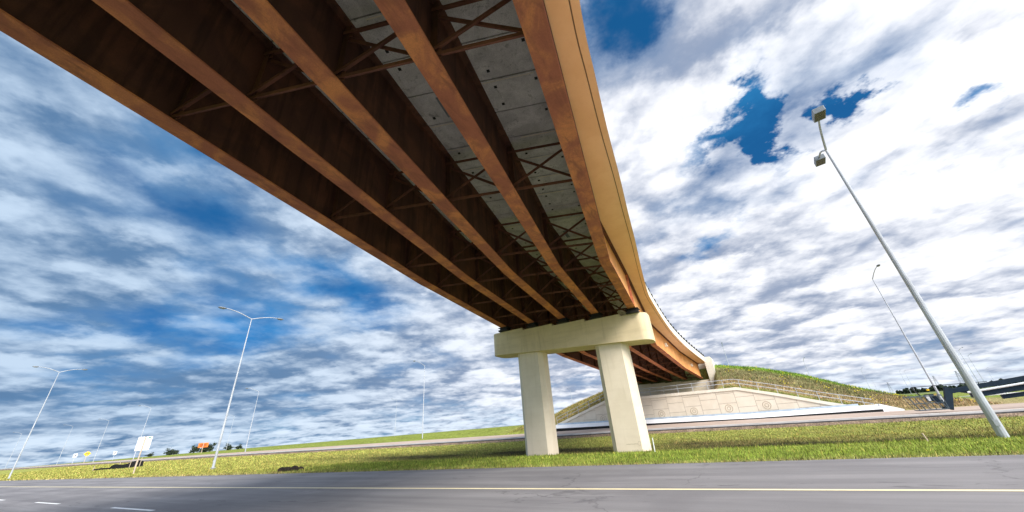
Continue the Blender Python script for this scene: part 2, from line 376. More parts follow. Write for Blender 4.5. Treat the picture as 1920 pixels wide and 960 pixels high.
def tintf(s,w):
    s=np.asarray(s,float);w=np.asarray(w,float)
    bright=np.array([.25,.28,.065]); green=np.array([.205,.265,.040]); olive=np.array([.265,.265,.07]); ditch_dark=np.array([.042,.040,.018])
    straw=np.array([.31,.245,.12]); brown=np.array([.175,.175,.07]); yel=np.array([.30,.31,.075])
    nz=np.sin(s*.37+w*.9)+np.sin(s*.11-w*1.7+1)+.7*np.sin(s*1.3+w*.4)
    def M_(a,b,t): return a*(1-t[...,None])+b*t[...,None]
    c=M_(np.broadcast_to(yel,s.shape+(3,)),np.broadcast_to(green,s.shape+(3,)),np.clip(sm(s,-34,-14)*(1-.45*sm(s,5,25))+.1*nz,0,1))
    # mid field olive
    c=M_(c,np.broadcast_to(olive,c.shape),sm(w,18.5,24)*np.clip(.75*sm(s,-40,-10)+.1*nz,0,1))
    c=M_(c,np.broadcast_to(bright,c.shape),sm(w,33,38)*.5)
    mc=27.5-2.6*sm(s,-4,5)
    mm=np.exp(-((w-mc-.3*nz)/np.where(w<mc,3.6,3.2-.8*sm(s,-2,6)))**2)*sm(s,-52,-24)*np.clip(.88+.2*np.sin(s*.45+1)+.10*nz,0,1)
    c=M_(c,np.broadcast_to(ditch_dark,c.shape),np.clip(mm,0,.95))  # darker band along the ditch floor
    m2=np.exp(-((w-29-.8*nz)/2.2)**2)*sm(s,-14,2)*.35
    c=M_(c,np.broadcast_to(np.array([.15,.11,.04]),c.shape),m2)
    ed=np.exp(-((w-14.0)/.22)**2)*.5
    c=M_(c,np.broadcast_to(np.array([.36,.31,.14]),c.shape),ed)
    c=M_(c,np.broadcast_to(np.array([.23,.17,.12]),c.shape),sm(w,37.6,38.4)*(w<41))
    # embankment
    t=np.clip((w-57.3)/(70-57.3),0,1)
    e=M_(np.broadcast_to(np.array([.16,.21,.03]),c.shape),np.broadcast_to(straw,c.shape),sm(t,.05,.16))
    e=M_(e,np.broadcast_to(brown,c.shape),sm(t,.28,.5)*np.clip(.85+.15*nz,0,1))
    e=M_(e,np.broadcast_to(np.array([.15,.26,.025]),c.shape),sm(t,.78,.95)*sm(s,-8,2))
    e=M_(e,np.broadcast_to(np.array([.30,.26,.07]),c.shape),(1-sm(s,-16,-10))*.6)
    e=M_(e,np.broadcast_to(straw*1.1,c.shape),sm(s,14,18)*(1-sm(w,62,68))*(1-sm(s,26,32)))
    k=(sm(s,-40,-27)*(1-sm(s,22,34)))*(w>57)
    f=np.broadcast_to(np.array([.20,.235,.045]),c.shape)
    far=M_(f,e,np.clip(k,0,1))
    c=np.where((w>56)[...,None],far,c)
    d=sm(w,150,500)
    c=M_(c,np.broadcast_to(np.array([.14,.17,.07]),c.shape),d)
    return c
nS,nW=len(sl),len(wl)
V=(S[...,None]*np.array(D_)+Wg[...,None]*np.array(N_)+Zg[...,None]*np.array(Z_)).reshape(-1,3)
idx=np.arange(nS*nW).reshape(nS,nW)
Fc=np.stack([idx[:-1,:-1],idx[1:,:-1],idx[1:,1:],idx[:-1,1:]],-1).reshape(-1,4)
def npmesh(name,V,Fc,mat_,tint=None,smooth=True):
    me=bpy.data.meshes.new(name); nf,k=Fc.shape
    me.vertices.add(len(V)); me.vertices.foreach_set('co',V.astype(np.float32).ravel())
    me.loops.add(nf*k); me.loops.foreach_set('vertex_index',Fc.astype(np.int32).ravel())
    me.polygons.add(nf); me.polygons.foreach_set('loop_start',(np.arange(nf)*k).astype(np.int32)); 
    me.update(calc_edges=True); me.validate()
    if smooth: me.polygons.foreach_set('use_smooth',[True]*len(me.polygons))
    if tint is not None:
        a=me.color_attributes.new('tint','FLOAT_COLOR','POINT'); c=np.ones((len(V),4),np.float32); c[:,:3]=tint; a.data.foreach_set('color',c.ravel())
    me.materials.append(mat_); o=bpy.data.objects.new(name,me); sc.collection.objects.link(o); return o
gr=npmesh('ground',V,Fc,M_grass,tintf(S,Wg).reshape(-1,3)); tag(gr,kind='structure')

# ------------------------------------------------------------------ roads
def strip(name,w0,w1,zf,mt,s0=-420,s1=160,step=4,kind='structure',parent=None,thick=0,edgej=0):
    ss=np.arange(s0,s1+.1,step); m_=MB()
    for i,s in enumerate(ss): pass
    if thick:
        rings=[[W(s,w0,zf(s)-thick),W(s,w1,zf(s)-thick),W(s,w1,zf(s)),W(s,w0,zf(s))] for s in ss]; m_.sweep(rings)
    else:
        rings=[[W(s,w0+(random.uniform(-edgej,0) if edgej else 0),zf(s)),W(s,w1+(random.uniform(0,edgej) if edgej else 0),zf(s))] for s in ss]; m_.sweep(rings,closed=False)
    o=m_.build(name,mt); 
    if kind: tag(o,kind=kind)
    return o
z0f=lambda s:0.0
strip('road',-6.5,13.95,z0f,M_asph,-420,200,.5,edgej=.05)
strip('yellow_edge_line',9.40,9.53,lambda s:.004,M_liney,-420,200,4)
m_=MB()
for k in range(-34,20):
    s0=-17.8+k*9.2
    m_.box(W(s0,5.68,.0052),1.65,.06,.0008,D_,N_)
o=m_.build('white_lane_dashes',M_linew); tag(o,kind='structure')
zr2=lambda s:float(z2(s))
strip('frontage_road',40.25,55.4,lambda s:zr2(s)+.004,M_gravel,-420,160,4,edgej=.12)
strip('road_shoulder',39.5,40.1,lambda s:zr2(s)-.012,M_asph2,-420,160,4,thick=.40)
strip('kerb',39.75,40.2,lambda s:zr2(s)+.11,M_kerb,-420,160,4,thick=.25)
strip('gutter',55.4,56.2,lambda s:zr2(s)-.03,M_asph2,-420,30,4)
strip('far_road',90,99,lambda s:.12,M_kerb,36,400,6,thick=.2)
# ------------------------------------------------------------------ the bridge
def P5(x,y,z): return Vector((x,y,z+CAMH))
G5=[P5(-7.65,-34.7,6.9),P5(-3.70,-10,6.9),P5(.91,4.38,6.9),P5(4.53,15.62,6.9),P5(7.72,22.71,6.35),P5(13.77,36.5,6.28),P5(22.85,51.9,5.45),P5(29.5,61.35,4.58)]
G1=[P5(-17.4,-32.9,7.5),P5(-12.55,-8.2,7.5),P5(-8.42,6.15,7.5),P5(-5.06,17.85,7.5),P5(-1.03,27.3,7.0),P5(5.1,40.9,6.62),P5(14.7,57.3,5.75),P5(21.5,66.8,5.0)]
T5=[9.2,9.2,9.2,9.2,9.1,8.58,7.75,6.88]; T1=[9.8,9.8,9.8,9.8,9.75,9.2,8.33,7.45]
NR=8
def gpt(i,u):          # girder i (0=left .. 4=right), row parameter u -> bottom point, top z
    k=min(int(u),NR-2); t=u-k; q=i/4.
    a=G1[k].lerp(G5[k],q); b=G1[k+1].lerp(G5[k+1],q)
    zt=((T1[k]*(1-q)+T5[k]*q)*(1-t)+(T1[k+1]*(1-q)+T5[k+1]*q)*t)+CAMH
    return a.lerp(b,t),zt
def lat(i,k):          # mitred lateral at row k
    P=[gpt(i,float(j))[0] for j in range(NR)]
    a=P[max(k-1,0)];b=P[k];c=P[min(k+1,NR-1)]
    d1=(b-a) if k>0 else (c-b); d2=(c-b) if k<NR-1 else (b-a)
    d1=Vector((d1.x,d1.y,0)).normalized(); d2=Vector((d2.x,d2.y,0)).normalized()
    d=(d1+d2).normalized(); return Vector((d.y,-d.x,0)),1/max(.8,d.dot(d1))
PIER0=W(-9,24.6,tz(-9,24.6))
br=empty('overpass_bridge',PIER0,'curved steel girder overpass on a cream concrete pier with rusty brown beams','bridge')
bo=PIER0
def girder_sweep(m_,i,lo,hi,zf0,zf1,k0=0,k1=NR-1,mi=0):
    rings=[]
    for k in range(k0,k1+1):
        P,zt=gpt(i,float(k)); L,s_=lat(i,k)
        zb0=zf0(P.z,zt);zb1=zf1(P.z,zt)
        a=P+L*(lo*s_); b=P+L*(hi*s_)
        rings.append([Vector((a.x,a.y,zb0)),Vector((b.x,b.y,zb0)),Vector((b.x,b.y,zb1)),Vector((a.x,a.y,zb1))])
    m_.sweep(rings,mi=mi)
XF=[.15,.35,.55,.78,1.0,1.33,1.67,2.0,2.44,2.86,3.13,3.47,3.8,4.03,4.25,4.5,4.75,5.0,5.25,5.5,5.75,6.0,6.33,6.66,6.97]
for i in range(5):
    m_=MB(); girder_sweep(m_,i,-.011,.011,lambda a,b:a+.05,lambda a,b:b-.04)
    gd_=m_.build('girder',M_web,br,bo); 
    if i==4: gd_['label']='outer right girder with bright orange outside face'
    m_=MB(); girder_sweep(m_,i,-.255,.255,lambda a,b:a,lambda a,b:a+.05)
    m_.build('bottom_flange',M_flange,gd_,bo)
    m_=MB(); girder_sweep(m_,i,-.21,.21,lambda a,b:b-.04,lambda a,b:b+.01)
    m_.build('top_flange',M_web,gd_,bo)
    if i==4:
        m_=MB(); girder_sweep(m_,i,.0125,.021,lambda a,b:a+.055,lambda a,b:b-.045)
        m_.build('fascia_face',M_fascia,gd_,bo)
        for u in (5.38,6.48):
            P,zt=gpt(4,u); k=int(u); d=(gpt(4,u+.02)[0]-P); d.z=0; d.normalize(); L=Vector((d.y,-d.x,0))
            m_=MB(); c=Vector((P.x,P.y,P.z+1.25))+L*.13; m_.box(c,.16,.1,.22,d,L); m_.box(c+L*.12-Z_*.12,.07,.04,.07,d,L)
            m_.build('drain_box',M_parapet,gd_,bo)
    # stiffeners
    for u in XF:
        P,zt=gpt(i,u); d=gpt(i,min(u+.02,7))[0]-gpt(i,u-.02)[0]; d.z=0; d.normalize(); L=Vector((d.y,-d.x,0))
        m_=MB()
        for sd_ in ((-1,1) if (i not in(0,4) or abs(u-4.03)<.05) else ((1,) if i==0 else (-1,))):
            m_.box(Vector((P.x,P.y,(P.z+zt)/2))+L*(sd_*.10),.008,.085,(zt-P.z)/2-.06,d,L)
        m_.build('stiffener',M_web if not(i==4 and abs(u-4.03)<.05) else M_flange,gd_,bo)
    # splice plates at the kinks
    for k in (3,5,6):
        P,zt=gpt(i,float(k)); L,s_=lat(i,k); d=Vector((-L.y,L.x,0))
        m_=MB(); a=gpt(i,k-.045)[0]; b=gpt(i,k+.04)[0]
        m_.bar(Vector((a.x,a.y,a.z-.012)),Vector((P.x,P.y,P.z-.012)),.47,.02); m_.bar(Vector((P.x,P.y,P.z-.0125)),Vector((b.x,b.y,b.z-.012)),.47,.02)
        for q in np.linspace(.1,.9,5):
            for e in (-.17,-.09,.09,.17):
                c=a.lerp(b,q); m_.box(Vector((c.x,c.y,c.z-.03))+L*e,.014,.014,.012,d,L)
        m_.build('splice_plate',M_flange,gd_,bo)
# cross frames
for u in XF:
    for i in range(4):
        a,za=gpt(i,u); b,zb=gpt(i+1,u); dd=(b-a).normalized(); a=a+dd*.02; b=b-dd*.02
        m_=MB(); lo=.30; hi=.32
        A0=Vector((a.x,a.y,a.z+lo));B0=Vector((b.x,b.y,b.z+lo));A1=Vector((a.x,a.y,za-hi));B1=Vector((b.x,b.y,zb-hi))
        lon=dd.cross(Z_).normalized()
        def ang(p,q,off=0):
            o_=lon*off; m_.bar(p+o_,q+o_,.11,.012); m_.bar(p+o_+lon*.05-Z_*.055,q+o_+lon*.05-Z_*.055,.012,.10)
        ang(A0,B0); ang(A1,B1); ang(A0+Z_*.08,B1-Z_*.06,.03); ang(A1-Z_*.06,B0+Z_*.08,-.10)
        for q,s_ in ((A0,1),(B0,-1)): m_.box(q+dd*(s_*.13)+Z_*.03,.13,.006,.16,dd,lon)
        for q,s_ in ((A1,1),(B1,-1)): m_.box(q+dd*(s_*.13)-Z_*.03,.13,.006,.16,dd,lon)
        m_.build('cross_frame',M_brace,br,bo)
# deck panels between girders
def arclen(i):
    L=[0]
    for k in range(NR-1): L.append(L[-1]+(gpt(i,k+1.)[0]-gpt(i,float(k))[0]).length)
    return L
AL=arclen(2)
def u_of(sv_):
    k=min(np.searchsorted(AL,sv_,side='right')-1,NR-2); return k+(sv_-AL[k])/(AL[k+1]-AL[k])
seams=[0]; 
while seams[-1]<AL[-1]-.6: seams.append(seams[-1]+1.25)
seams[-1]=AL[-1]
for i in range(4):
    m_=MB()
    for a,b in zip(seams[:-1],seams[1:]):
        u0,u1=u_of(a+.02),u_of(b-.02)
        z_off=random.uniform(-.008,.008)
        q=[]
        for u,t in ((u0,0),(u0,1),(u1,1),(u1,0)):
            pa,za=gpt(i,u);pb,zb=gpt(i+1,u); e=.16/2.5
            p=pa.lerp(pb,e+(1-2*e)*t); z=za+(zb-za)*(e+(1-2*e)*t); q.append(Vector((p.x,p.y,z+.012+z_off)))
        m_.add(q+[v+Z_*.09 for v in q],[(0,1,2,3),(7,6,5,4),(0,4,5,1),(1,5,6,2),(2,6,7,3),(3,7,4,0)])
        if random.random()<.6:
            X=(q[1]-q[0]).normalized(); Y=(q[3]-q[0]).normalized(); L0=(q[1]-q[0]).length; t0=random.uniform(.25,.75)
            m_.box(q[0].lerp(q[1],t0)+Y*.06-Z_*.001,min(t0,1-t0)*L0*.9,random.uniform(.012,.03),.003,X,Y,X.cross(Y),mi=3)
        # lifting pockets, formwork marks
        for tu in (.22,.78):
            for tv in (.2,.8):
                if random.random()<.35: continue
                c=q[0].lerp(q[1],tv).lerp(q[3].lerp(q[2],tv),tu); X=(q[1]-q[0]).normalized(); Y=X.cross(Z_).normalized()
                m_.box(c-Z_*.004,.045,.045,.006,X,Y,X.cross(Y)*-1,mi=1)
        if random.random()<.09:
            t0=random.uniform(.2,.55)
            X=(q[1]-q[0]).normalized(); Y=(q[3]-q[0]).normalized()
            c=q[0].lerp(q[1],t0).lerp(q[3].lerp(q[2],t0),.5); m_.box(c-Z_*.006,.09,.42,.006,X,Y,X.cross(Y),mi=2)
    m_.build('deck_panel',[M_deck,M_blackp,M_head,M_wall],br,bo)
# slab edge + overhang + parapet, right and left
ER=[(-6.6,-35,9.1),(-2.3,-10.6,9.1),(-.1,-2.5,9.1),(2.15,4.95,9.08),(2.75,6.55,9.08),(3.72,9.15,9.08),(4.8,11.8,9.08),(5.95,14.8,9.07),(7.15,17.8,9.05),(8.7,21.9,9.02),(10.73,27.0,8.92),(11.6,28.9,8.86),(14.39,34.4,8.64),(17.93,41.0,8.32),(23.07,49.5,7.78),(29.9,59.5,6.98),(30.8,60.9,6.88)]
def smooth_poly(P,n=4):
    P=[Vector(p) for p in P]; out=[]
    for k in range(len(P)-1):
        p0=P[max(k-1,0)];p1=P[k];p2=P[k+1];p3=P[min(k+2,len(P)-1)]
        for j in range(n):
            t=j/n; out.append(.5*((2*p1)+(p2-p0)*t+(2*p0-5*p1+4*p2-p3)*t*t+(3*p1-p0-3*p2+p3)*t**3))
    out.append(P[-1]); return out
ERs=[v+Z_*CAMH for v in smooth_poly(ER)]
# relax
for _ in range(3):
    ERs=[ERs[0]]+[(ERs[i-1]+ERs[i]*2+ERs[i+1])/4 for i in range(1,len(ERs)-1)]+[ERs[-1]]
def lateral(P,i):
    d=P[min(i+1,len(P)-1)]-P[max(i-1,0)]; d.z=0; d.normalize(); return Vector((d.y,-d.x,0))
def closest_on_girder(gi,p):
    best=None
    for k in range(NR-1):
        a=gpt(gi,float(k)); b=gpt(gi,k+1.)
        A=Vector((a[0].x,a[0].y,0));B=Vector((b[0].x,b[0].y,0)); q=Vector((p.x,p.y,0)); t=max(0,min(1,(q-A).dot(B-A)/(B-A).length_squared))
        c=A.lerp(B,t); dd=(q-c).length
        if best is None or dd<best[0]: best=(dd,c,a[1]+(b[1]-a[1])*t)
    return best
rings=[]; pring=[]
for i,e in enumerate(ERs):
    L=lateral(ERs,i); dd,c,zt=closest_on_girder(4,e)
    inn=Vector((c.x,c.y,zt+.012)) - L*.0 ; inn+= (Vector((e.x,e.y,0))-Vector((c.x,c.y,0))).normalized()*.16
    gI=e-L*.25; gO=e-L*.215; fz=lambda v,q:inn.z+(e.z-inn.z)*q
    dist=max(.3,(Vector((e.x,e.y,0))-Vector((inn.x,inn.y,0))).length)
    q1=1-.25/dist;q2=1-.215/dist
    r=[inn,Vector((gI.x,gI.y,fz(0,q1))),Vector((gI.x,gI.y,fz(0,q1)+.03)),Vector((gO.x,gO.y,fz(0,q2)+.03)),Vector((gO.x,gO.y,fz(0,q2))),e.copy(),e+Z_*.24,Vector((inn.x,inn.y,e.z+.26))]
    rings.append(r)
    pring.append([e+Z_*.24-L*.002,e+Z_*.93-L*.02,e+Z_*.93-L*.26,e+Z_*.55-L*.30,e+Z_*.24-L*.44])
m_=MB(); m_.sweep(rings,mi=0,mis=[0,1,1,1,0,2,2,2]); m_.build('deck_overhang',[M_soffit,M_joint,M_parapet],br,bo)
m_=MB(); m_.sweep(pring); m_.build('parapet',M_parapet,br,bo)
# left side
EL=[]
for k in np.arange(0,7.01,.5):
    P,zt=gpt(0,float(k)); kk=min(int(k),NR-1); L,_=lat(0,int(round(k))); EL.append(Vector((P.x,P.y,zt+.06))-L*1.1)
for _ in range(2): EL=[EL[0]]+[(EL[i-1]+EL[i]*2+EL[i+1])/4 for i in range(1,len(EL)-1)]+[EL[-1]]
rings=[];pring=[]
for i,e in enumerate(EL):
    L=lateral(EL,i); dd,c,zt=closest_on_girder(0,e); inn=Vector((c.x,c.y,zt+.012))-L*.16
    rings.append([inn,e.copy(),e+Z_*.24,Vector((inn.x,inn.y,e.z+.26))]); pring.append([e+Z_*.24,e+Z_*.93,e+Z_*.93+L*.24,e+Z_*.24+L*.42])
m_=MB(); m_.sweep(rings); m_.build('deck_overhang',M_soffit,br,bo)
m_=MB(); m_.sweep(pring); m_.build('parapet',M_parapet,br,bo)
# top slab (closes the deck from above)
m_=MB(); rings=[]
for k in np.arange(0,7.01,.25):
    a,za=gpt(0,float(k)); b,zb=gpt(4,float(k)); dd=(b-a); dd.z=0; dd.normalize()
    A=Vector((a.x,a.y,za+.11));B=Vector((b.x,b.y,zb+.11)); rings.append([A,B,B+Z_*.2,A+Z_*.2])
m_.sweep(rings); m_.build('deck_slab',M_deck,br,bo)
# railing on the right parapet (> posts)
m_=MB(); rt=[]
acc=[0]
for i in range(1,len(ERs)): acc.append(acc[-1]+(ERs[i]-ERs[i-1]).length)
def erat(s_):
    k=min(max(int(np.searchsorted(acc,s_))-1,0),len(ERs)-2); t=(s_-acc[k])/(acc[k+1]-acc[k]); return ERs[k].lerp(ERs[k+1],t),lateral(ERs,k)
for s_ in np.arange(0,acc[-1],1.2):
    e,L=erat(s_); rt.append(e+Z_*1.06-L*.12)
m_.tube(rt,.03,6); rail=m_.build('railing',M_railblk,br,bo)
posts=[s_ for s_ in np.arange(acc[-1]-48,acc[-1]-.3,1.7)]
for s_ in posts:
    e,L=erat(s_); m_=MB(); m_.box(e+Z_*1.15-L*.10,.27,.07,.24,Vector((-L.y,L.x,0)),L); m_.build('post',M_railblk,rail,bo)

# ---- pier
def stadium(s0,s1,w0,w1,r,n=10):
    pts=[]
    for cx,cy,a0 in ((s1-r,w0+r,-PI/2),(s1-r,w1-r,0),(s0+r,w1-r,PI/2),(s0+r,w0+r,PI)):
        for j in range(n+1):
            a=a0+PI/2*j/n; pts.append((cx+r*math.cos(a),cy+r*math.sin(a)))
    return pts
def to_world(m_): m_.v=[tuple(W(*q)) for q in m_.v]
CS0,CS1=-14.97,-3.0
def capb(p): return CAMH+5.03+(4.26-5.03)*(p[0]-CS0)/(CS1-CS0)
edges=[CS0]
gs=[]
for i in range(5):
    P,_=gpt(i,4.0); gs.append(P.dot(D_))
brk=[CS0]+[(gs[i]+gs[i+1])/2+.35 for i in range(4)]+[CS1]
lev=[gpt(i,4.0)[0].z-.30 for i in range(5)]
full=stadium(CS0,CS1,23.55,25.55,.62)
m_=MB()
# build the cap as a profile: outline points with stepped top -> split by segments
def clip_poly(poly,axis_lo,axis_hi):
    def clip(poly,f,inter):
        out=[]
        for i in range(len(poly)):
            a=poly[i];b=poly[(i+1)%len(poly)]; fa,fb=f(a),f(b)
            if fa: out.append(a)
            if fa!=fb: out.append(inter(a,b))
        return out
    def it(c): return lambda a,b:(c,a[1]+(b[1]-a[1])*(c-a[0])/(b[0]-a[0]))
    poly=clip(poly,lambda p:p[0]>=axis_lo,it(axis_lo)); return clip(poly,lambda p:p[0]<=axis_hi,it(axis_hi))
base_top=min(lev)-.02
m_.prism(full,base_top-.0,capb)
for i in range(5):
    c=clip_poly(full,brk[i]-(1 if i==0 else 0),brk[i+1]+(1 if i==4 else 0))
    if lev[i]-base_top>.001: m_.prism(c,lev[i],base_top-.001+.0)
to_world(m_)
pier_cap=m_.build('pier_cap',M_cap,br,bo,bevel=0)
for i in range(5):
    P,_=gpt(i,4.0); c=Vector((P.x,P.y,lev[i]))
    m_=MB(); m_.box(c+Z_*.06,.40,.40,.06,D_,N_); m_.box(c+Z_*.20,.30,.32,.08,D_,N_); m_.box(c+Z_*.285,.42,.40,.014,D_,N_)
    m_.build('bearing',M_blackp,br,bo)
for (a,b) in ((-12.96,-10.86),(-6.86,-4.76)):
    poly=[]; w0,w1,r=23.85,25.25,.30
    for cx,cy,a0 in ((b-r,w0+r,-PI/2),(b-r,w1-r,0),(a+r,w1-r,PI/2),(a+r,w0+r,PI)):
        for j in range(2): 
            an=a0+PI/2*j; poly.append((cx+r*math.cos(an),cy+r*math.sin(an)))
    m_=MB(); m_.prism(poly,lambda p:capb(p)-.004,-.9); to_world(m_); col_=m_.build('column',M_pier,br,bo)
    if a>-8:
        m_=MB()
        # small grey stencil mark low on the column
        for j in range(9): m_.box(W(b-1.15+j*.075,w0-.003,-.02+.004*math.sin(j*2.1)),.026,.002,.02,D_,N_)
        ringp=[W(b-.40+.09*math.cos(t),w0-.003,.0+.11*math.sin(t)) for t in np.linspace(0,2*PI,15)]
        m_.tube(ringp,.009,4); m_.build('stencil_mark',M_emblem,col_,bo)
# ---- far abutment (part of the bridge)
m_=MB()
glev=[gpt(i,7.0)[0] for i in range(5)]
g_s=[q.dot(D_) for q in glev]; bk=[-14.6]+[(g_s[i]+g_s[i+1])/2+.3 for i in range(4)]+[-1.45]
for i in range(5):
    z1=glev[i].z-.28; m_.prism([(bk[i],67.1),(bk[i+1],67.1),(bk[i+1],68.9),(bk[i],68.9)],z1,2.2)
m_.prism([(-14.6,68.9),(-1.45,68.9),(-1.45,69.4),(-14.6,69.4)],lambda p:9.0+.045*(-1.45-p[0]),2.2)
to_world(m_); ab=m_.build('abutment',M_pier,br,bo)
m_=MB(); m_.prism([(-1.45,66.9),(-.35,66.9),(-.15,71.5),(-1.45,71.5)],9.0,2.2); m_.prism([(-1.25,66.95),(-.5,66.95),(-.2,71.4),(-1.25,71.4)],9.22,9.0); to_world(m_); m_.build('wing_wall',M_parapet,br,bo)
m_=MB(); m_.prism([(-15.7,66.9),(-14.6,66.9),(-14.6,71.5),(-15.7,71.5)],9.6,2.2); to_world(m_); m_.build('wing_wall',M_parapet,br,bo)

# ------------------------------------------------------------------ retaining wall
wr=empty('retaining_wall',W(-7,57,0),'long low cream panel retaining wall with sloping ends below the abutment','retaining wall'); wo=W(-7,57,0)
SS=[-24.6,-17.45,-16.0,1.5,5.31,10.12,14.4]
m_=MB(); rings=[[W(s,56.98,cope(s)-.30),W(s,57.4,cope(s)-.30),W(s,57.4,-.5),W(s,56.98,-.5)] for s in SS]
m_.sweep(rings); m_.build('backing',M_joint,wr,wo)
m_=MB(); rings=[[W(s,56.80,cope(s)-.36),W(s,57.5,cope(s)-.36),W(s,57.5,cope(s)),W(s,56.80,cope(s))] for s in SS]
m_.sweep(rings); m_.build('coping',M_coping,wr,wo)
pw,ph=2.1,1.2
m_=MB(); m2=MB()
c=0; s=-24.2
while s<14.2:
    a,b=s+.014,s+pw-.014; off=0 if c%2 else .62
    z=-1.2+off-.4
    row=0
    while z<4.2:
        lo,hi=z+.014,z+ph-.014
        # clip against the coping line
        ss_=np.linspace(a,b,7); tops=[min(hi,float(cope(q))-.37) for q in ss_]
        if max(tops)>lo+.05 and hi>-.1:
            vs=[(q,min(max(t,lo),hi)) for q,t in zip(ss_,tops)]
            ft=[W(q,56.90,t) for q,t in vs]; fb=[W(q,56.90,lo) for q,_ in vs]; bt=[W(q,56.985,t) for q,t in vs]; bb=[W(q,56.985,lo) for q,_ in vs]
            n=len(vs); allv=ft+fb+bt+bb
            fs=[]
            for j in range(n-1):
                fs+=[(n+j,n+j+1,j+1,j),(j,j+1,2*n+j+1,2*n+j),(n+j+1,n+j,3*n+j,3*n+j+1)]
            fs+=[(0,2*n,3*n,n),(n-1,2*n-1,4*n-1,3*n-1)]
            m_.add(allv,fs)
            if c%2==1 and 0.6<(lo+hi)/2<2.2 and min(tops)>=hi-.05 and row==((2) if True else 0):
                cs,cz=(a+b)/2,(lo+hi)/2
                for R_ in (.43,.20):
                    m2.tube([W(cs+R_*math.cos(t),56.898,cz+R_*math.sin(t)) for t in np.linspace(0,2*PI,25)],.036,5)
        z+=ph; row+=1
    s+=pw; c+=1
pan=m_.build('panel_facing',M_wall,wr,wo); m2.build('round_emblem',M_emblem,pan,wo)
# barrier in front
bz=lambda s: float(ip(s,[-24.6,-10.7,2.6,14.4],[.46,.22,-.04,-.04]))
strip('barrier_gap_shade',55.95,56.3,lambda s:bz(s)+.11,M_blackp,-24.6,14.4,3,thick=.6)  # black box standing in for shade in the gap under the barrier
b_=empty('concrete_barrier',W(-5,56.2,.1),'white concrete road barrier along the foot of the panel wall','barrier')
bb_=W(-5,56.2,.1)
SSb=np.linspace(-24.6,14.3,14)
m_=MB(); m_.sweep([[W(s,55.90,bz(s)+.12),W(s,56.12,bz(s)+.60),W(s,56.45,bz(s)+.60),W(s,56.6,bz(s)+.18)] for s in SSb])
m_.prism([(14.3,56.0),(17.0,56.55),(17.0,57.2),(14.3,57.2)],lambda p:.52 if p[0]<15 else .05,-.4) if False else None
m_.build('barrier_wall',M_barrier,b_,bb_)
m_=MB(); m_.sweep([[W(s,56.14,bz(s)+.601),W(s,56.16,bz(s)+.82),W(s,56.3,bz(s)+.82),W(s,56.42,bz(s)+.601)] for s in np.linspace(-24,12.6,12)]); m_.build('rail_beam',M_bluecap,b_,bb_)
m_=MB(); m_.sweep([[W(14.3,55.98,-.2),W(14.3,55.98,.62),W(14.3,57.2,.62),W(14.3,57.2,-.2)],[W(16.2,56.3,-.3),W(16.2,56.3,-.08),W(16.2,57.2,-.08),W(16.2,57.2,-.3)]]); m_.build('end_block',M_barrier,b_,bb_)
# railing on the wall
rl=empty('handrail',W(-7,57.25,3.9),'thin galvanised two-bar handrail along the top of the cream retaining wall','handrail'); ro=W(-7,57.25,3.9)
hs=np.linspace(-24.6,14.2,23)
for hh in (1.02,.55):
    m_=MB(); m_.tube([W(s,57.25,cope(s)+hh) for s in [-24.6,-21,-17.45,-16.0,-10,-4,1.5,5.31,10.12,14.2]],.032,6); m_.build('rail',M_galv,rl,ro)
for s in np.arange(-24.6,14.5,1.9):
    m_=MB(); m_.tube([W(s,57.25,cope(s)-.02),W(s,57.25,cope(s)+1.02)],.03,6); m_.build('post',M_galv,rl,ro)

# ------------------------------------------------------------------ street lamps
GL='tall street lamps along the roads'
def lamp_proto(h,arms,box,arml=2.5,r0=.17,rise=.55,label='',headscale=1.0,rz=TH):
    e=empty('street_lamp',(0,0,0),label,'street lamp',GL,rz=rz)
    n=12 if r0<.2 else 8
    m_=MB(); zs=[0,h*.5,h]; m_.tube([(0,0,-.35)]+[(0,0,z) for z in zs],[r0,r0,r0*.68,r0*.36],n); pole=m_.build('pole',M_galv,e)
    m_=MB(); m_.box((0,0,.015),r0*1.5,r0*1.5,.02); m_.box((0,-r0*.93,.55),.05,.02,.09); m_.build('base_plate',M_galv,pole)
    for sy in arms:
        m_=MB(); pts=[]
        for t in np.linspace(0,1,9): pts.append((0,sy*arml*t,h-.06+rise*math.sin(t*PI/2)))
        m_.tube(pts,[.035+.012*(1-t) for t in np.linspace(0,1,9)],6); arm=m_.build('arm',M_galv,e)
        m_=MB(); hc=Vector((0,sy*(arml+.28*headscale),h-.06+rise-.02)); k=headscale
        if box:
            m_.box(hc,.20*k,.33*k,.13*k); hd=m_.build('lamp_head',M_head,arm,bevel=.015)
            m_=MB(); m_.box(hc-Z_*(.132*k),.16*k,.27*k,.012); m_.build('lens',M_lens,hd)
        else:
            rings=[]
            for t in np.linspace(-1,1,7):
                q=math.sqrt(max(.06,1-t*t)); rings.append([hc+Vector((math.cos(a)*.17*k*q,t*.38*k,(math.sin(a)*(.10 if math.sin(a)>0 else .07)*k*q))) for a in np.linspace(0,2*PI,9)[:-1]])
            m_.sweep(rings); hd=m_.build('lamp_head',M_head,arm,smooth=True)
            m_=MB(); m_.box(hc-Z_*(.068*k),.10*k,.2*k,.02); m_.build('lens',M_lens,hd)
    return e
L1=lamp_proto(12.0,(-1,1),True,1.75,.125,.70,'nearest tall galvanised lamp with two box heads, standing on the right verge',1.0,TH-math.radians(10))
L1.location=(14.9,12.82,-.12)
